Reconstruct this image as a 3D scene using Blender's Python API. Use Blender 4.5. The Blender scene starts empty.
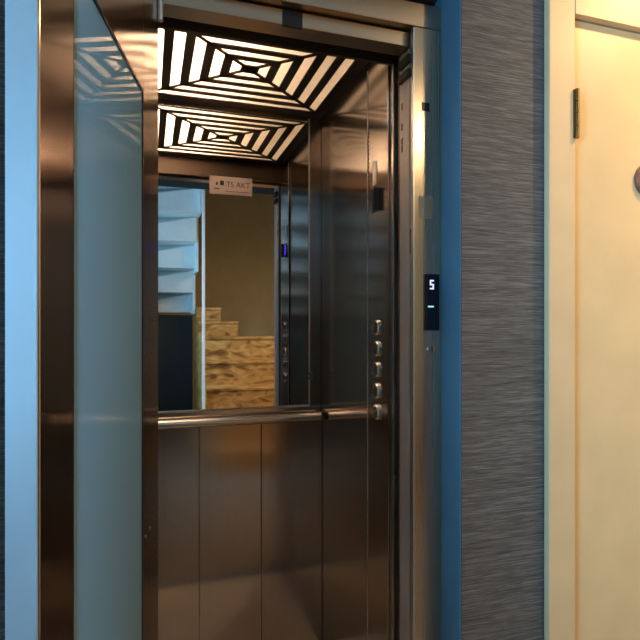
import bpy, bmesh, math, random
from mathutils import Vector, Matrix

random.seed(4)
sc = bpy.context.scene
col = sc.collection
PI = math.pi

# ------------------------------------------------------------------ camera, world, light, exposure
FPX = 537.0                      # focal length in pixels of the 640 px frame
YAW = math.atan(172.0 / FPX)     # camera turned to the right of the lift's depth axis
EYE = 1.27
cam_d = bpy.data.cameras.new('camera'); cam = bpy.data.objects.new('camera', cam_d); col.objects.link(cam)
cam.location = (0, 0, EYE); cam.rotation_euler = (PI / 2, 0, -YAW)
cam_d.sensor_width = 36; cam_d.lens = FPX / 640 * 36; cam_d.shift_y = 5 / 640; cam_d.clip_start = .02
sc.camera = cam

w = bpy.data.worlds.new('world'); sc.world = w; w.use_nodes = True
w.node_tree.nodes['Background'].inputs[0].default_value = (.35, .6, .95, 1)
w.node_tree.nodes['Background'].inputs[1].default_value = .6

def area(name, loc, rot, sx, sy, watts, colr, shape='RECTANGLE', spread=PI):
    l = bpy.data.lights.new(name, 'AREA'); l.shape = shape; l.size = sx; l.size_y = sy
    l.energy = watts; l.color = colr; l.spread = spread
    o = bpy.data.objects.new(name, l); o.location = loc; o.rotation_euler = rot; col.objects.link(o)
    return o
WIN = dict(y0=-1.45, y1=.15, z0=.75, z1=2.25, x=-1.3)
area('window_daylight', (WIN['x'] - .16, -.65, 1.5), (0, -PI / 2, 0), 1.5, 1.6, 190, (.33, .66, 1.0))
LAMP = (1.72, .72, 2.55)
area('downlight_beam', (LAMP[0], LAMP[1], LAMP[2] - .03), (0, 0, 0), .08, .08, 19.5, (1, .62, .26), 'DISK')
area('stair_fill_beam', (1.75, -.6, 2.51), (0, 0, 0), .16, .16, 24, (1, .75, .45), 'DISK')  # added unseen lamp, brightens the stairs and the tan wall behind them
area('cabin_tube_beam', (.055, 1.706, 2.165), (0, 0, 0), .06, .44, 62.0, (1, .72, .52))

sc.view_settings.view_transform = 'Standard'; sc.view_settings.look = 'None'
sc.view_settings.gamma = 1; sc.view_settings.use_curve_mapping = False
sc.view_settings.exposure = 0.0

# ------------------------------------------------------------------ materials
class NT:
    def __init__(s, name):
        s.m = bpy.data.materials.new(name); s.m.use_nodes = True
        s.t = s.m.node_tree; s.t.nodes.clear()
        s.out = s.n('ShaderNodeOutputMaterial')
    def n(s, typ, **kw):
        k = s.t.nodes.new(typ)
        for a, v in kw.items():
            if a.startswith('i_'):
                key = a[2:].replace('_', ' ')
                k.inputs[int(key) if key.isdigit() else key].default_value = v
            else: setattr(k, a, v)
        return k
    def l(s, a, b): s.t.links.new(a, b)
    def coord(s, scale=(1, 1, 1), kind='Object'):
        c = s.n('ShaderNodeTexCoord'); mp = s.n('ShaderNodeMapping'); mp.inputs['Scale'].default_value = scale
        s.l(c.outputs[kind], mp.inputs['Vector']); return mp.outputs['Vector']
    def ramp(s, fac, stops):
        r = s.n('ShaderNodeValToRGB'); e = r.color_ramp.elements
        while len(e) < len(stops): e.new(.5)
        for k, (p, c) in zip(e, stops): k.position = p; k.color = (*c, 1)
        s.l(fac, r.inputs[0]); return r.outputs[0]

def plain(name, c, rough=.5, metal=0, bump=0, bscale=80, var=.06, spec=.5):
    t = NT(name); b = t.n('ShaderNodeBsdfPrincipled', i_Roughness=rough, i_Metallic=metal)
    b.inputs['Specular IOR Level'].default_value = spec
    nz = t.n('ShaderNodeTexNoise', i_Scale=6.0, i_Detail=4.0); t.l(t.coord(), nz.inputs['Vector'])
    lo = tuple(max(0, x * (1 - var)) for x in c); hi = tuple(min(1, x * (1 + var)) for x in c)
    t.l(t.ramp(nz.outputs[0], [(.3, lo), (.7, hi)]), b.inputs['Base Color'])
    if bump:
        n2 = t.n('ShaderNodeTexNoise', i_Scale=bscale, i_Detail=3.0); t.l(t.coord(), n2.inputs['Vector'])
        bp = t.n('ShaderNodeBump', i_Strength=bump, i_Distance=.002); t.l(n2.outputs[0], bp.inputs['Height'])
        t.l(bp.outputs[0], b.inputs['Normal'])
    t.l(b.outputs[0], t.out.inputs[0]); return t.m

def brushed(name, c, rough=.3, aniso=.8, var=.10, grain=(190, 190, 1.2)):
    """stainless sheet with a vertical grain"""
    t = NT(name); b = t.n('ShaderNodeBsdfPrincipled', i_Metallic=1.0)
    nz = t.n('ShaderNodeTexNoise', i_Scale=1.0, i_Detail=5.0, i_Roughness=.65)
    t.l(t.coord(grain), nz.inputs['Vector'])
    lo = tuple(x * (1 - var) for x in c); hi = tuple(min(1, x * (1 + var)) for x in c)
    t.l(t.ramp(nz.outputs[0], [(.3, lo), (.7, hi)]), b.inputs['Base Color'])
    mr = t.n('ShaderNodeMapRange', i_3=rough * .88, i_4=rough * 1.12); t.l(nz.outputs[0], mr.inputs[0])
    t.l(mr.outputs[0], b.inputs['Roughness'])
    b.inputs['Anisotropic'].default_value = aniso
    ge = t.n('ShaderNodeNewGeometry'); across = (0, 0.001, 1) if grain[2] < 9 else (1, 0.001, 0); tg = t.n('ShaderNodeVectorMath', operation='CROSS_PRODUCT'); tg.inputs[0].default_value = across
    t.l(ge.outputs['Normal'], tg.inputs[1]); t.l(tg.outputs[0], b.inputs['Tangent'])
    t.l(b.outputs[0], t.out.inputs[0]); return t.m

def emit(name, c, s):
    t = NT(name); e = t.n('ShaderNodeEmission', i_Strength=s); e.inputs[0].default_value = (*c, 1)
    t.l(e.outputs[0], t.out.inputs[0]); return t.m

def frosted(name, c, haze=.6, tint=(.7, .85, .88)):
    """laminated milky glass: part clear, part scattering, with a sharp surface reflection"""
    t = NT(name)
    d = t.n('ShaderNodeBsdfDiffuse'); d.inputs[0].default_value = (*c, 1)
    tl = t.n('ShaderNodeBsdfTranslucent'); tl.inputs[0].default_value = (*c, 1)
    tr = t.n('ShaderNodeBsdfTransparent'); tr.inputs[0].default_value = (*tint, 1)
    m1 = t.n('ShaderNodeMixShader', i_0=.8); t.l(d.outputs[0], m1.inputs[1]); t.l(tl.outputs[0], m1.inputs[2])
    m2 = t.n('ShaderNodeMixShader', i_0=haze); t.l(tr.outputs[0], m2.inputs[1]); t.l(m1.outputs[0], m2.inputs[2])
    g = t.n('ShaderNodeBsdfGlossy', i_Roughness=.012)
    f = t.n('ShaderNodeFresnel', i_IOR=1.5); m3 = t.n('ShaderNodeMixShader')
    t.l(f.outputs[0], m3.inputs[0]); t.l(m2.outputs[0], m3.inputs[1]); t.l(g.outputs[0], m3.inputs[2])
    t.l(m3.outputs[0], t.out.inputs[0]); return t.m

def grasscloth(name):
    t = NT(name); b = t.n('ShaderNodeBsdfPrincipled', i_Roughness=.75)
    b.inputs['Specular IOR Level'].default_value = .2
    a = t.n('ShaderNodeTexNoise', i_Scale=1.0, i_Detail=6.0, i_Roughness=.7); t.l(t.coord((5, 5, 230)), a.inputs['Vector'])
    c = t.n('ShaderNodeTexNoise', i_Scale=1.0, i_Detail=3.0); t.l(t.coord((22, 22, 520)), c.inputs['Vector'])
    mx = t.n('ShaderNodeMath', operation='ADD'); t.l(a.outputs[0], mx.inputs[0]); t.l(c.outputs[0], mx.inputs[1])
    hf = t.n('ShaderNodeMath', operation='MULTIPLY', i_1=.5); t.l(mx.outputs[0], hf.inputs[0])
    t.l(t.ramp(hf.outputs[0], [(.34, (.062, .060, .061)), (.5, (.125, .121, .118)), (.64, (.225, .215, .205))]), b.inputs['Base Color'])
    bp = t.n('ShaderNodeBump', i_Strength=.5, i_Distance=.003); t.l(hf.outputs[0], bp.inputs['Height'])
    t.l(bp.outputs[0], b.inputs['Normal']); t.l(b.outputs[0], t.out.inputs[0]); return t.m

def timber(name, lo, mid, hi):
    t = NT(name); b = t.n('ShaderNodeBsdfPrincipled', i_Roughness=.4)
    nz = t.n('ShaderNodeTexNoise', i_Scale=1.0, i_Detail=5.0, i_Distortion=1.2); t.l(t.coord((5, 5, 13)), nz.inputs['Vector'])
    t.l(t.ramp(nz.outputs[0], [(.32, lo), (.5, mid), (.68, hi)]), b.inputs['Base Color'])
    t.l(b.outputs[0], t.out.inputs[0]); return t.m

def tiles(name, c1, c2, size):
    t = NT(name); b = t.n('ShaderNodeBsdfPrincipled', i_Roughness=.3)
    br = t.n('ShaderNodeTexBrick', offset=0, i_Scale=1.0); br.inputs['Color1'].default_value = (*c1, 1)
    br.inputs['Color2'].default_value = (*c2, 1); br.inputs['Mortar'].default_value = (.18, .15, .12, 1)
    br.inputs['Mortar Size'].default_value = .004; br.inputs['Brick Width'].default_value = size; br.inputs['Row Height'].default_value = size
    t.l(t.coord(), br.inputs['Vector']); t.l(br.outputs['Color'], b.inputs['Base Color'])
    t.l(b.outputs[0], t.out.inputs[0]); return t.m

M = dict(
    steel=brushed('brushed steel cabin', (.52, .47, .44), .15, .75, .05),
    doorsteel=brushed('brushed steel door', (.56, .455, .42), .14, .75, .05),
    frame=brushed('satin steel frame', (.62, .49, .35), .28, .5, .04),
    header=brushed('satin steel header', (.62, .49, .35), .30, .5, .04, (1.2, 190, 190)),
    edge=brushed('pale steel edge', (.70, .71, .70), .34, .4, .03),
    rail=brushed('polished rail', (.72, .64, .56), .16, .3),
    chrome=plain('chrome', (.8, .78, .75), .12, 1, var=.02),
    dark=plain('dark bronze plate', (.12, .09, .07), .38, .6),
    zinc=plain('pale zinc', (.52, .50, .46), .42, .3),
    cap=plain('daylight tinted door edge', (.36, .41, .43), .45, .3),
    lattice=plain('dark lattice', (.085, .06, .045), .45, .3),
    black=plain('black plastic', (.010, .010, .012), .35),
    rubber=plain('black rubber', (.012, .012, .012), .6),
    gloss=plain('black glass', (.006, .006, .012), .08),
    white=plain('white lamp box', (.62, .60, .57), .6),
    cream=plain('cream painted door', (.80, .595, .32), .42, bump=.05, bscale=60),
    casing=plain('cream painted casing', (.80, .585, .33), .45, bump=.05),
    reveal=plain('daylight tinted reveal', (.08, .215, .32), .55, bump=.15, bscale=200),  # cool daylight falling on the reveal is put into this blue
    hinge=plain('aged brass', (.22, .14, .05), .35, 1),
    disc=plain('brown bronze disc', (.26, .12, .075), .4, .2, var=.2),
    paper=grasscloth('grey grasscloth'),
    tan=plain('tan painted wall', (.50, .37, .20), .7, bump=.1),
    grey=plain('blue grey wall', (.30, .36, .40), .7, bump=.1),
    shade=plain('dark slate panel', (.035, .05, .06), .6),
    ceil=plain('off white ceiling', (.62, .58, .52), .8),
    soffit=plain('pale blue plaster', (.66, .73, .72), .75, bump=.1),
    post=plain('white post', (.85, .86, .85), .4),
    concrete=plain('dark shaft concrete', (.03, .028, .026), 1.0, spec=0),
    timber=timber('figured timber', (.16, .06, .015), (.46, .22, .055), (.62, .36, .12)),
    tile=tiles('floor tile', (.20, .165, .135), (.18, .15, .12), .45),
    carfloor=plain('cabin floor vinyl', (.74, .62, .47), .4),
    label=plain('tan sticker', (.40, .30, .19), .6, var=.25),
    plaque=plain('brushed plaque', (.62, .52, .48), .45, .3),
    ink=plain('dark printing', (.05, .02, .02), .5),
    inkpale=plain('faded printing', (.20, .14, .13), .5),
    pane=frosted('milky blue door glass', (.60, .86, .97), .93, (.55, .75, .80)),
    win=frosted('window glass', (.8, .9, .95), .04, (.95, .98, 1)),
    winframe=plain('white window frame', (.75, .77, .78), .4),
    digit=emit('pale violet digit', (.62, .62, 1), 1.4),
    dash=emit('cyan dash', (.45, .85, 1), 1.0),
    lcd=emit('blue screen', (.07, .05, 1), 1.2),
    bulb=emit('warm bulb', (1, .76, .45), 12),
)
t = NT('opal acrylic'); b = t.n('ShaderNodeBsdfTranslucent'); b.inputs[0].default_value = (.92, .88, .82, 1)
b2 = t.n('ShaderNodeBsdfDiffuse'); b2.inputs[0].default_value = (.9, .88, .84, 1)
mm = t.n('ShaderNodeMixShader', i_0=.35); t.l(b.outputs[0], mm.inputs[1]); t.l(b2.outputs[0], mm.inputs[2]); t.l(mm.outputs[0], t.out.inputs[0]); M['acrylic'] = t.m
t = NT('silvered mirror'); b = t.n('ShaderNodeBsdfGlossy', i_Roughness=.012); b.inputs[0].default_value = (.80, .79, .76, 1)
t.l(b.outputs[0], t.out.inputs[0]); M['mirror'] = t.m

# ------------------------------------------------------------------ mesh helpers
def box(bm, x0, x1, y0, y1, z0, z1, bev=0):
    r = bmesh.ops.create_cube(bm, size=1)
    vs = r['verts']
    for v in vs:
        v.co = Vector(((x0 + x1) / 2 + v.co.x * (x1 - x0), (y0 + y1) / 2 + v.co.y * (y1 - y0), (z0 + z1) / 2 + v.co.z * (z1 - z0)))
    if bev:
        es = list({e for v in vs for e in v.link_edges})
        bmesh.ops.bevel(bm, geom=es, offset=bev, segments=2, profile=.5, affect='EDGES')
def rod(bm, p, q, r, seg=20, r2=None):
    p, q = Vector(p), Vector(q); d = q - p
    m = Matrix.Translation((p + q) / 2) @ d.to_track_quat('Z', 'Y').to_matrix().to_4x4()
    bmesh.ops.create_cone(bm, cap_ends=True, segments=seg, radius1=r, radius2=r if r2 is None else r2, depth=d.length, matrix=m)
def lathe(bm, profile, origin, axis, seg=32):
    """profile: (radius, height) pairs spun about axis through origin"""
    q = Vector(axis).to_track_quat('Z', 'Y').to_matrix(); o = Vector(origin); rings = []
    for r, h in profile:
        rings.append([bm.verts.new(o + q @ Vector((r * math.cos(2 * PI * k / seg), r * math.sin(2 * PI * k / seg), h))) for k in range(seg)])
    for a, c in zip(rings, rings[1:]):
        for k in range(seg): bm.faces.new((a[k], a[(k + 1) % seg], c[(k + 1) % seg], c[k]))
    bm.faces.new(rings[-1]); bm.faces.new(rings[0][::-1])
def prism(bm, pts, z0, z1):
    lo = [bm.verts.new((x, y, z0)) for x, y in pts]; hi = [bm.verts.new((x, y, z1)) for x, y in pts]
    n = len(pts); bm.faces.new(lo[::-1]); bm.faces.new(hi)
    for k in range(n): bm.faces.new((lo[k], lo[(k + 1) % n], hi[(k + 1) % n], hi[k]))

OFF = {}
def obj(name, bm, mat, parent=None, smooth=False, label=None):
    """bm in the root's own frame (world frame for a top-level object)"""
    bmesh.ops.recalc_face_normals(bm, faces=bm.faces)
    co = [v.co.copy() for v in bm.verts]
    lo = Vector([min(c[i] for c in co) for i in range(3)]); hi = Vector([max(c[i] for c in co) for i in range(3)])
    c = (lo + hi) / 2
    if parent is None: c.z = lo.z
    for v in bm.verts: v.co -= c
    me = bpy.data.meshes.new(name); bm.to_mesh(me); bm.free(); me.materials.append(mat)
    if smooth:
        for p in me.polygons: p.use_smooth = True
        me.set_sharp_from_angle(angle=math.radians(35))
    o = bpy.data.objects.new(name, me); col.objects.link(o)
    if parent is not None:
        o.parent = parent; o.location = c - OFF.get(parent.name, Vector((0, 0, 0)))
    else: o.location = c
    OFF[o.name] = c.copy()
    if label: o['label'] = label
    return o
def boxes(name, mat, lst, parent=None, bev=0, label=None):
    bm = bmesh.new()
    for a in lst: box(bm, *a, bev=bev)
    return obj(name, bm, mat, parent, label=label)
def tag(o, label, cat, group=None):
    o['label'] = label; o['category'] = cat
    if group: o['group'] = group
    return o
def thing(name, loc, label, cat, rz=0, world=True):
    """an Empty at the thing's base; its parts are given in world coordinates unless world is False"""
    o = bpy.data.objects.new(name, None); o.empty_display_size = .1; col.objects.link(o); o.location = loc; o.rotation_euler = (0, 0, rz)
    OFF[o.name] = Vector(loc) if world else Vector((0, 0, 0))
    return tag(o, label, cat)
def struct(name, mat, lst, parent=None, bev=0):
    o = boxes(name, mat, lst, parent, bev)
    if parent is None: o['kind'] = 'structure'
    return o

# ------------------------------------------------------------------ key dimensions (metres)
YF, YW = 1.24, 1.15              # face of the landing frame, face of the papered wall
YJ, YC, YB = 1.32, 1.368, 2.0375 # back of the jamb, front of the car, back wall of the car
XL, XR = -.05, .654              # side walls of the car
XJ0, XJ1 = .021, .6515           # clear opening of the landing frame
FX0, FX1 = -.060, .730           # outer edges of the landing frame
ZH, ZT = 2.038, 2.10             # frame soffit, frame top
ZC = 2.09                        # car ceiling
DX0, DX1, DZ = 1.061, 1.80, 2.082  # cream door opening
RX, RYB, RZ, RZV, YV = 2.35, -3.3, 2.55, 3.5, -1.0  # landing right wall, back wall, ceiling

# ------------------------------------------------------------------ the setting
struct('floor', M['tile'], [(-1.4, RX + .1, RYB - .1, YJ, -.1, 0)])
struct('ceiling', M['ceil'], [(-1.4, RX + .1, YV, YJ + .1, RZ, RZ + .1), (-1.4, RX + .1, RYB - .1, YV, RZV, RZV + .1)])
struct('trim_shade', M['concrete'], [(-1.3, RX, YV - .02, YV + .62, RZ - .02, RZ - .0005), (-1.3, RX, YV - .02, YV, RZ - .0005, RZV)])  # added dark sheet, puts the shade on this strip of ceiling into colour
struct('wall_front', M['paper'], [(-1.4, FX0 - .004, YW, YJ + .05, 0, RZ), (FX0 - .004, FX1 + .004, YW, YJ + .05, 2.13, RZ), (FX1 + .004, DX0 - .0, YW, YJ + .05, 0, RZ),
                                  (DX0, DX1, YW, YJ + .05, DZ, RZ), (DX1, RX + .1, YW, YJ + .05, 0, RZ)])
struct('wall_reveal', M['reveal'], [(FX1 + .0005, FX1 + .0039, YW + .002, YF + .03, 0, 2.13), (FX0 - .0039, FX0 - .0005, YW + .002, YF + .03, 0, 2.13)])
struct('wall_right', M['tan'], [(RX, RX + .1, RYB - .1, YJ, 0, RZV)])
struct('wall_back', M['tan'], [(-1.4, RX + .1, RYB - .1, RYB, 0, RZV)])
W = WIN
struct('wall_left', M['grey'], [(-1.4, -1.3, RYB, W['y0'], 0, RZV), (-1.4, -1.3, W['y1'], YW, 0, RZ), (-1.4, -1.3, W['y0'], W['y1'], 0, W['z0']), (-1.4, -1.3, W['y0'], W['y1'], W['z1'], RZV)])
ym = (W['y0'] + W['y1']) / 2
wi = struct('window_1', M['winframe'], [(-1.37, -1.31, W['y0'], W['y0'] + .06, W['z0'], W['z1']), (-1.37, -1.31, W['y1'] - .06, W['y1'], W['z0'], W['z1']),
     (-1.37, -1.31, W['y0'], W['y1'], W['z0'], W['z0'] + .06), (-1.37, -1.31, W['y0'], W['y1'], W['z1'] - .06, W['z1']), (-1.36, -1.32, ym - .03, ym + .03, W['z0'], W['z1'])])
for a, c in ((W['y0'] + .05, ym - .02), (ym + .02, W['y1'] - .05)):
    boxes('window_pane', M['win'], [(-1.343, -1.337, a, c, W['z0'] + .05, W['z1'] - .05)], wi)
# lift shaft
struct('wall_shaft', M['concrete'], [(FX0 - .25, XL - .03, YJ + .05, YB + .2, -.1, 2.5), (XR + .03, FX1 + .25, YJ + .05, YB + .2, -.1, 2.5),
       (FX0 - .25, FX1 + .25, YB + .06, YB + .2, -.1, 2.5), (FX0 - .25, FX1 + .25, YJ + .05, YB + .2, 2.4, 2.5)])
# cream door
d1 = struct('door_1', M['cream'], [(DX0 + .0045, DX1 - .004, 1.151, 1.191, .006, DZ - .003)])
boxes('hinge', M['hinge'], [(DX0 - .007, DX0 - .001, YW - .0225, YW - .0195, 1.757, 1.883), (DX0 + .0005, DX0 + .0022, YW - .024, 1.1512, 1.757, 1.883)], d1, .0005, label='brown brass butt hinge on the left edge of the door')
for k in range(4):
    bm = bmesh.new(); rod(bm, (DX0 + .0015, YW - .024, 1.756 + .0325 * k), (DX0 + .0015, YW - .024, 1.786 + .0325 * k), .0058, 14)
    obj('hinge_knuckle', bm, M['hinge'], [o for o in d1.children if o.name.startswith('hinge')][0], True)
bm = bmesh.new(); lathe(bm, [(.046, 0), (.046, .006), (.042, .010), (.033, .008), (.030, .010), (.012, .014), (.004, .015)], (1.328, 1.1508, 1.674), (0, -1, 0), 40)
tag(obj('door_plaque', bm, M['disc'], None, True), 'round brown disc fixed to the cream door, cut by the right edge of the photo', 'plaque')
struct('trim_1', M['casing'], [(.978, DX0, YW - .02, YW, 0, DZ + .12), (DX1, DX1 + .083, YW - .02, YW, 0, DZ + .12)], bev=.003)
struct('trim_2', M['casing'], [(DX0 + .0006, DX1 - .0006, YW - .0205, YW, DZ, DZ + .119)], bev=.001)
struct('trim_3', M['casing'], [(DX0 - .001, DX1, YW + .0, 1.245, DZ - .0005, DZ)])
struct('wall_closet', M['tan'], [(DX0 - .1, DX1 + .1, 1.375, 1.40, 0, 2.3)])

# ------------------------------------------------------------------ landing frame of the lift
fr = thing('elevator_doorway', (.335, 1.28, 0), 'satin steel lift doorway frame set back in the wall beside the grey wallpaper', 'door frame')
boxes('right_upright', M['frame'], [(XJ1, FX1, YF, YJ, 0, ZH)], fr, .0015)
boxes('left_upright', M['frame'], [(FX0, XJ0 - .046, YF, YJ, 0, ZH), (XJ0 - .046, XJ0, YF + .055, YJ, 0, ZH)], fr, .0012)
boxes('header', M['header'], [(FX0, FX1, YF, YJ, ZH + .0015, ZT)], fr, .0015)
boxes('inner_lintel', M['header'], [(XJ0 + .004, XJ1 - .002, YF + .026, YJ, 1.998, ZH - .003)], fr, .0012)
boxes('edge_strip', M['edge'], [(XJ1 - .004, XJ1 + .001, YF - .0015, YF + .012, 0, ZH - .004)], fr, .0008, label='pale thin edge strip of the steel frame')
boxes('slotted_strip', M['zinc'], [(XJ1 - .003, XJ1 - .0005, 1.262, 1.317, .05, 1.99)], fr, .0006, label='pale slotted strip inside the frame')
strip = [o for o in fr.children if o.name.startswith('slotted')][0]
for z in (1.855, 1.800, 1.762, 1.742): boxes('slot', M['black'], [(XJ1 - .0036, XJ1 - .0025, 1.300, 1.309, z - .009, z + .009)], strip)
for z in (1.925, 1.962): boxes('rubber_buffer', M['rubber'], [(XJ1 - .014, XJ1 + .001, 1.250, 1.312, z - .011, z + .011)], fr, .004)
boxes('strike_slot', M['black'], [(XJ1 - .002, XJ1 + .001, 1.256, 1.266, 1.455, 1.52)], fr)
boxes('screw_hole', M['black'], [(.6725, .695, YF - .001, YF + .001, 1.823, 1.845)], fr)
boxes('lock_recess', M['black'], [(.310, .360, YF + .024, YF + .030, 1.995, ZH - .004)], fr)
boxes('door_stop', M['dark'], [(XJ1 + .0, XJ1 + .04, YJ + .0005, YJ + .012, 0, ZH)], fr)
boxes('sticker', M['label'], [(.664, .703, YF - .0008, YF + .0004, 1.545, 1.603)], fr, label='small pale sticker')

# call panel on the frame
cp = thing('call_panel', (.70, YF, 1.253), 'narrow black call panel with lit digit on the steel frame left of grey wallpaper', 'call panel')
boxes('body', M['gloss'], [(.6808, .7213, YF - .007, YF + .0005, 1.2555, 1.402)], cp, .002)
S = YF - .0078
bm = bmesh.new()
x0, z0, w5, h5 = .6925, 1.362, .0115, .0245
for a in ((x0, x0 + w5, z0 + h5 - .004, z0 + h5), (x0, x0 + .004, z0 + h5 / 2, z0 + h5), (x0, x0 + w5, z0 + h5 / 2 - .002, z0 + h5 / 2 + .002),
          (x0 + w5 - .004, x0 + w5, z0, z0 + h5 / 2), (x0, x0 + w5, z0, z0 + .004)): box(bm, a[0], a[1], S, YF - .0065, a[2], a[3])
obj('digit', bm, M['digit'], cp, label='lit pale violet digit 5')
boxes('indicator', M['dash'], [(.6868, .7035, S, YF - .0065, 1.3155, 1.3195)], cp, label='lit cyan dash')
ks = thing('key_switch', (.70, YF, 1.17), 'small dark key switch on the steel frame below the black call panel', 'switch')
bm = bmesh.new(); lathe(bm, [(.013, 0), (.013, .003), (.010, .005), (.009, .0045), (.002, .0045)], (.700, YF, 1.207), (0, -1, 0)); obj('collar', bm, M['frame'], ks, True)
boxes('keyhole', M['black'], [(.699, .7015, YF - .0055, YF - .0035, 1.199, 1.215)], ks)

# ------------------------------------------------------------------ hinged lift door, standing open
A = math.radians(12)
# local frame: x runs from the free edge to the hinge (0..LW), y is the outer face side
LW = .645
door = thing('elevator_door', (.020, 1.243, 0), 'tall open hinged lift door with blue milky glass in a brown steel surround', 'door', PI / 2 - A, False)
# local +x points away from the camera along the leaf; hinge at x = 0, free edge at x = -LW; local +y is the outer side
TH = .035
door.location = (.0225, 1.250, 0)
L0, L1, Z0, Z1 = -.633, -.003, .012, 2.028
S0, S1, G0, G1 = -.531, -.148, .22, 1.728
boxes('free_stile', M['doorsteel'], [(L0, S0, 0, TH, Z0, Z1)], door, .0022)
boxes('hinge_stile', M['doorsteel'], [(S1, L1, 0, TH, Z0, Z1)], door, .0015)
boxes('top_rail', M['doorsteel'], [(S0, S1, 0, TH, G1, Z1)], door, .0010)
boxes('bottom_rail', M['doorsteel'], [(S0, S1, 0, TH, Z0, G0)], door, .0010)
boxes('glass_pane', M['pane'], [(S0 + .0005, S1 - .0005, .003, .011, G0 + .0005, G1 - .0005)], door, label='milky blue glass pane')
g = .004
boxes('glazing_bead', M['black'], [(S0, S1, .0005, .0029, G1 - g, G1), (S1 - .003, S1, .0005, .0029, G0, G1 - g), (S0, S1, .0005, .0029, G0, G0 + g), (S0, S0 + .0015, .0005, .0029, G0 + g, G1 - g)], door)
boxes('edge_cap', M['cap'], [(L0 - .0025, L0 - .0002, .0012, TH - .0012, Z0, Z1)], door, .0008, label='edge of the open door with daylight painted in as pale blue grey')  # separate pale cap puts the cool daylight on the steel edge into colour
bm = bmesh.new(); rod(bm, (-.006, -.0055, 1.945), (-.006, -.0055, 1.99), .0062, 18); obj('hinge_barrel', bm, M['chrome'], door, True, 'short bright hinge barrel')
for sx in (.018, .062):
    bm = bmesh.new(); lathe(bm, [(.0035, 0), (.0035, .0015), (.002, .0025)], (S1 + sx, 0, .85), (0, -1, 0), 16); obj('screw', bm, M['chrome'], door, True)

# ------------------------------------------------------------------ lift car
car = thing('elevator_car', (.302, 1.70, 0), 'brown brushed steel lift car behind the open door', 'elevator')
boxes('car_floor', M['carfloor'], [(XL, XR, YC, YB, -.03, 0)], car)
PW = .2337
boxes('back_wall', M['steel'], [(XL, XR, YB, YB + .02, 0, ZC + .13)], car)
xs = [XL, XR - 2 * PW - .006, XR - PW - .006, XR - .006]
for k in range(3): boxes('lower_panel', M['steel'], [(xs[k] + .0015, xs[k + 1] - .0015, YB - .008, YB, .01, .925)], car, .0015)
boxes('panel_ledge', M['steel'], [(XL, XR - .004, YB - .009, YB, .929, .950)], car, .001)
boxes('corner_post', M['steel'], [(.606, XR - .003, YB - .006, YB, .955, ZC)], car, .0015)
boxes('right_wall', M['steel'], [(XR, XR + .02, YC, YB, 0, ZC + .13)], car)
boxes('left_wall', M['steel'], [(XL - .02, XL, YC, YB, 0, ZC + .13)], car)
boxes('front_trim', M['edge'], [(XR - .002, XR + .0215, YC - .003, YC, 0, ZC)], car, .0008)
boxes('front_fascia', M['dark'], [(XL, XR, YC, YC + .012, 2.0, ZC + .13), (XL, XR, YC, YC + .055, ZC - .004, ZC)], car)
bm = bmesh.new(); lathe(bm, [(.004, 0), (.004, .0015), (.002, .0025)], (XR + .004, YC - .003, .845), (0, -1, 0), 16); obj('trim_screw', bm, M['chrome'], car, True)
LX, LY, HX, HY = .310, 1.706, .2985, .266
boxes('car_ceiling', M['dark'], [(XL, LX - HX - .012, YC, YB, ZC, ZC + .012), (LX + HX + .012, XR, YC, YB, ZC, ZC + .012),
      (LX - HX - .012, LX + HX + .012, YC, LY - HY - .012, ZC, ZC + .012), (LX - HX - .012, LX + HX + .012, LY + HY + .012, YB, ZC, ZC + .012), (XL, XR, YC, YB, ZC + .115, ZC + .13)], car)

# lattice ceiling light
lt = thing('ceiling_light', (LX, LY, ZC), 'dark lattice ceiling light with glowing concentric slots in the lift car', 'ceiling light')
bm = bmesh.new(); zl, zh = ZC - .003, ZC
N, OPEN = 5, .52                               # rings of slots, open share of the pitch
secs = [lambda r, s: (LX + r * HX, LY + s * HY), lambda r, s: (LX - r * HX, LY - s * HY), lambda r, s: (LX - s * HX, LY + r * HY), lambda r, s: (LX + s * HX, LY - r * HY)]
for fn in secs:
    for k in range(N):                         # solid strips between the slots
        r0, r1 = (.001 if k == 0 else k / N), (k + 1 - OPEN) / N
        prism(bm, [fn(r0, -r0), fn(r0, r0), fn(r1, r1), fn(r1, -r1)], zl, zh)
    prism(bm, [fn(1, -1), fn(1, 1), fn(1.04, 1.04), fn(1.04, -1.04)], zl, zh)
for sx in (1, -1):
    for sy in (1, -1):                         # diagonal ribs
        d = Vector((sx * HX, sy * HY)); n = Vector((-d.y, d.x)).normalized() * .0065
        prism(bm, [(LX + n.x, LY + n.y), (LX + d.x + n.x, LY + d.y + n.y), (LX + d.x - n.x, LY + d.y - n.y), (LX - n.x, LY - n.y)], zl, zh)
obj('lattice', bm, M['lattice'], lt)
boxes('light_box', M['white'], [(LX - HX - .012, LX + HX + .012, LY - HY - .012, LY + HY + .012, ZC + .10, ZC + .105),
     (LX - HX - .014, LX - HX - .010, LY - HY - .012, LY + HY + .012, ZC + .004, ZC + .10), (LX + HX + .010, LX + HX + .014, LY - HY - .012, LY + HY + .012, ZC + .004, ZC + .10),
     (LX - HX - .012, LX + HX + .012, LY - HY - .014, LY - HY - .010, ZC + .004, ZC + .10), (LX - HX - .012, LX + HX + .012, LY + HY + .010, LY + HY + .014, ZC + .004, ZC + .10)], lt, label='white lamp box above the lattice')
boxes('diffuser', M['acrylic'], [(LX - HX - .010, LX + HX + .010, LY - HY - .010, LY + HY + .010, ZC + .001, ZC + .004)], lt, label='glowing white diffuser behind the lattice')
bm = bmesh.new(); rod(bm, (.055, 1.50, ZC + .085), (.055, 1.90, ZC + .085), .010); obj('lamp_tube', bm, M['bulb'], lt, True)

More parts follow.
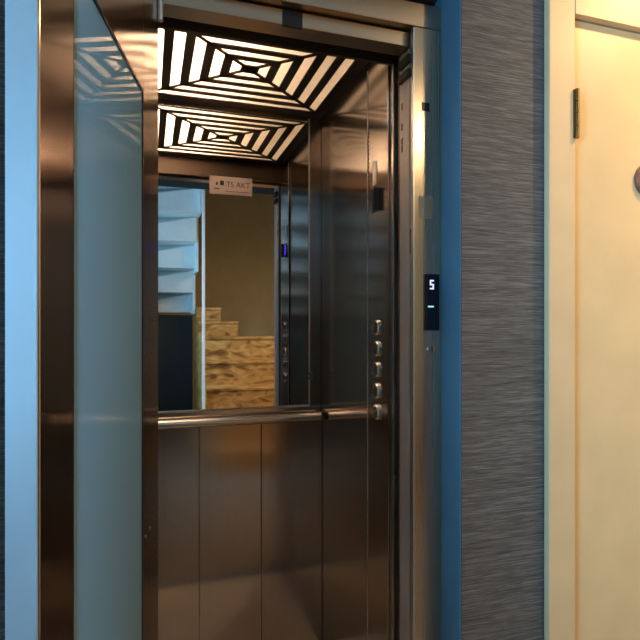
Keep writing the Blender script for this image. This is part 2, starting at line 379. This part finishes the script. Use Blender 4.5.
# mirror
MX0, MX1, MZ0, MZ1 = XL + .006, .6035, .957, ZC - .006
mr = thing('wall_mirror', (.28, YB - .006, MZ0), 'large wall mirror on the back wall of the lift above the handrail', 'mirror')
boxes('mirror_glass', M['mirror'], [(MX0, MX1, YB - .006, YB - .0005, MZ0, MZ1)], mr)
boxes('edge_trim', M['zinc'], [(MX0, MX1 + .005, YB - .010, YB, MZ0 - .006, MZ0), (MX1, MX1 + .005, YB - .010, YB, MZ0, MZ1)], mr, .001)
for z in (1.062, 1.078): boxes('mirror_clip', M['chrome'], [(MX1 - .002, MX1 + .016, YB - .013, YB - .006, z - .005, z + .005)], mr, .001)

# notice plate on the mirror
nb = thing('notice_plate', (.33, YB - .0075, 1.69), 'small pale plate with dark lettering near the top of the lift mirror', 'sign')
def bx(px): # x on the mirror plane seen at column px
    u = (px - 320) / FPX; s, c = math.sin(YAW), math.cos(YAW); return (s + c * u) / (c - s * u) * (YB - .008)
def bz(px, py):
    u = (px - 320) / FPX; return EYE + (325 - py) / FPX * (YB - .008) / (math.cos(YAW) - math.sin(YAW) * u)
px0, px1 = bx(209.5), bx(252.5); pz0, pz1 = bz(231, 195), bz(231, 177)
boxes('plate', M['plaque'], [(px0, px1, YB - .0075, YB - .006, pz0, pz1)], nb, .0006)
pw, ph = px1 - px0, pz1 - pz0
def text_part(name, body, x, z, size, mat, yy, parent, sxy=1.0):
    cu = bpy.data.curves.new(name, 'FONT'); cu.body = body; cu.size = size; cu.extrude = .0002; cu.align_x = 'LEFT'
    o = bpy.data.objects.new(name, cu); col.objects.link(o)
    dg = bpy.context.evaluated_depsgraph_get(); me = bpy.data.meshes.new_from_object(o.evaluated_get(dg))
    bpy.data.objects.remove(o); bpy.data.curves.remove(cu)
    me.transform(Matrix.Translation((x, yy, z)) @ Matrix.Rotation(PI / 2, 4, 'X') @ Matrix.Diagonal((sxy, 1, 1, 1)))
    bm = bmesh.new(); bm.from_mesh(me); bpy.data.meshes.remove(me)
    return obj(name, bm, mat, parent)
yy = YB - .0077
text_part('lettering', 'TS AKT', px0 + pw * .38, pz0 + ph * .44, ph * .42, M['ink'], yy, nb, .98)
boxes('emblem', M['ink'], [(px0 + pw * .24, px0 + pw * .33, yy - .0002, yy + .0004, pz0 + ph * .50, pz0 + ph * .76), (px0 + pw * .145, px0 + pw * .19, yy - .0002, yy + .0004, pz0 + ph * .50, pz0 + ph * .66)], nb)
boxes('small_print', M['inkpale'], [(px0 + pw * .10, px0 + pw * .235, yy - .0002, yy + .0004, pz0 + ph * .27, pz0 + ph * .35), (px0 + pw * .37, px0 + pw * .92, yy - .0002, yy + .0004, pz0 + ph * .17, pz0 + ph * .21)], nb)

# handrail on the back wall
hr = thing('handrail', (.30, YB - .04, .90), 'round polished steel handrail across the back wall of the lift below the mirror', 'handrail')
RY, RZc = YB - .043, .914
bm = bmesh.new(); rod(bm, (XL + .02, RY, RZc), (XR - .016, RY, RZc), .0165, 28); obj('rail', bm, M['rail'], hr, True)
for x in (XL + .02, XR - .016):
    bm = bmesh.new(); s = 1 if x > .3 else -1
    lathe(bm, [(.0172, 0), (.0172, .004), (.014, .008), (.006, .010)], (x, RY, RZc), (s, 0, 0), 28); obj('end_cap', bm, M['dark'], hr, True)
for x in (.06, .30, .56):
    bm = bmesh.new(); rod(bm, (x, RY + .006, RZc - .006), (x, YB - .010, RZc - .012), .006, 14); rod(bm, (x, YB - .0125, RZc - .012), (x, YB - .0085, RZc - .012), .0135, 20); obj('bracket', bm, M['chrome'], hr, True)

# control panel on the right wall of the car
co = thing('control_panel', (XR, 1.45, .90), 'tall steel control panel with round buttons on the right wall of the lift', 'control panel')
CY0, CY1 = 1.392, 1.540
boxes('face_plate', M['steel'], [(XR - .006, XR - .0005, CY0, CY1, .02, 2.06)], co, .0015)
boxes('edge_strip', M['zinc'], [(XR - .0072, XR - .0055, CY1 - .003, CY1 + .0006, .02, 2.055)], co)  # pale strip stands in for the highlight along the plate's far edge
X0 = XR - .006
boxes('screen', M['lcd'], [(X0 - .0008, X0 + .0002, 1.462, 1.490, 1.618, 1.664)], co, label='blue lit floor screen')
boxes('screen_bezel', M['black'], [(X0 - .016, X0 + .0005, 1.452, 1.461, 1.608, 1.674), (X0 - .002, X0 + .0005, 1.491, 1.500, 1.608, 1.674), (X0 - .004, X0 + .0005, 1.461, 1.491, 1.608, 1.617), (X0 - .004, X0 + .0005, 1.461, 1.491, 1.665, 1.674)], co, .001)
boxes('lamp_window', M['edge'], [(X0 - .0015, X0 + .0005, 1.472, 1.496, 1.69, 1.76)], co, label='pale window above the screen')
for k in range(14):
    bm = bmesh.new(); rod(bm, (X0 - .001, 1.532, 1.70 + .0135 * k), (X0 + .0005, 1.532, 1.70 + .0135 * k), .0042, 10); obj('speaker_hole', bm, M['black'], co)
for k in range(5):
    z = 1.012 + k * .0625
    bm = bmesh.new(); lathe(bm, [(.024, 0), (.024, .005), (.0215, .0085), (.0180, .0085), (.0172, .0055)], (X0, 1.466, z), (-1, 0, 0), 28)
    bt = obj('button', bm, M['chrome'], co, True)
    bm = bmesh.new(); lathe(bm, [(.0168, .004), (.0168, .0085), (.0145, .0098), (.004, .0104)], (X0, 1.466, z), (-1, 0, 0), 28); obj('button_cap', bm, M['dark'], bt, True)
    bm = bmesh.new(); lathe(bm, [(.004, .0100), (.004, .0112), (.0025, .0116)], (X0, 1.460, z + .003), (-1, 0, 0), 12); obj('button_light', bm, M['chrome'], bt, True)
    bm = bmesh.new(); box(bm, X0 - .003, X0, 1.500, 1.522, z - .014, z + .014, .001)
    br = obj('braille_plate', bm, M['dark'], co)
    bm = bmesh.new()
    for i in range(2):
        for j in range(3):
            if (i + j + k) % 3: lathe(bm, [(.0016, .003), (.0014, .0038), (.0006, .0043)], (X0, 1.507 + .008 * i, z - .007 + .007 * j), (-1, 0, 0), 8)
    obj('braille_dot', bm, M['chrome'], br, True)

# ------------------------------------------------------------------ stairs opposite the lift (seen in the mirror)
st = thing('staircase', (.82, -1.3, 0), 'figured brown timber stairs seen on the right of the lift mirror', 'staircase')
zs = [.186, .426, .666, .906, 1.146, 1.31, 1.47]; ys = [-.56, -.84, -1.12, -1.40, -1.68, -1.96, -2.2]
xr = [1.26, 1.26, 1.28, 1.30, 1.32, .96, .80]
for k in range(7):
    yb = ys[k + 1] if k < 6 else -2.5
    bm = bmesh.new(); box(bm, .53, xr[k], yb, ys[k], 0, zs[k] - .03); box(bm, .528, xr[k] + .004, yb - .0, ys[k] + .018, zs[k] - .03, zs[k], .006)
    obj('step', bm, M['timber'], st)
rf = thing('return_flight', (.05, -2.0, 0), 'pale blue stepped underside of the upper stair flight, left in the lift mirror', 'staircase')
zb = [1.42, 1.675, 1.93, 2.19, 2.45, 2.7]; yb = [-2.55, -2.30, -2.05, -1.80, -1.55, -1.30]
for k in range(5):
    bm = bmesh.new(); box(bm, -.55, .495, yb[k] - .16, yb[k], zb[k], zb[k + 1] - .031)
    for v in bm.verts:                       # upper left corners pushed back, so the shape imitates the cast shadow wedges
        if v.co.z > zb[k] + .1 and v.co.x < 0: v.co.y -= .55
    obj('stair_riser', bm, M['soffit'], rf)
    boxes('stair_tread', M['soffit'], [(-.55, .495, max(RYB + .01, yb[k + 1] - .95), yb[k + 1] - .0, zb[k + 1] - .03, zb[k + 1] - .001)], rf)
boxes('stringer', M['soffit'], [(.497, .522, -2.6, -1.50, 2.42, 2.8), (.497, .522, -2.6, -2.3, 1.40, 2.42), (.497, .522, -2.3, -1.9, 1.85, 2.42)], rf)
tag(boxes('newel_post', M['post'], [(.487, .512, -1.12, -1.09, 0, 2.95)]), 'slim white post between the timber stairs and blue flight in the mirror', 'post')
struct('wall_understair', M['shade'], [(-1.3, .522, -2.75, -2.70, 0, 1.39)])  # near-black colour stands in for the shade below the upper flight

# ------------------------------------------------------------------ landing downlights
def downlight(x, y, label):
    o = thing('downlight', (x, y, RZ - .02), label, 'ceiling light')
    bm = bmesh.new(); lathe(bm, [(.105, 0), (.105, .006), (.085, .018), (.080, .018), (.080, .002), (.079, .001)], (x, y, RZ), (0, 0, -1), 40); obj('bezel', bm, M['post'], o, True)
    bm = bmesh.new(); rod(bm, (x, y, RZ - .014), (x, y, RZ - .004), .078, 32); obj('lamp_disc', bm, M['bulb'], o)
downlight(LAMP[0], LAMP[1], 'round warm ceiling downlight in front of the cream door')
downlight(1.75, -.6, 'added unseen warm ceiling downlight that lights the timber stairs')
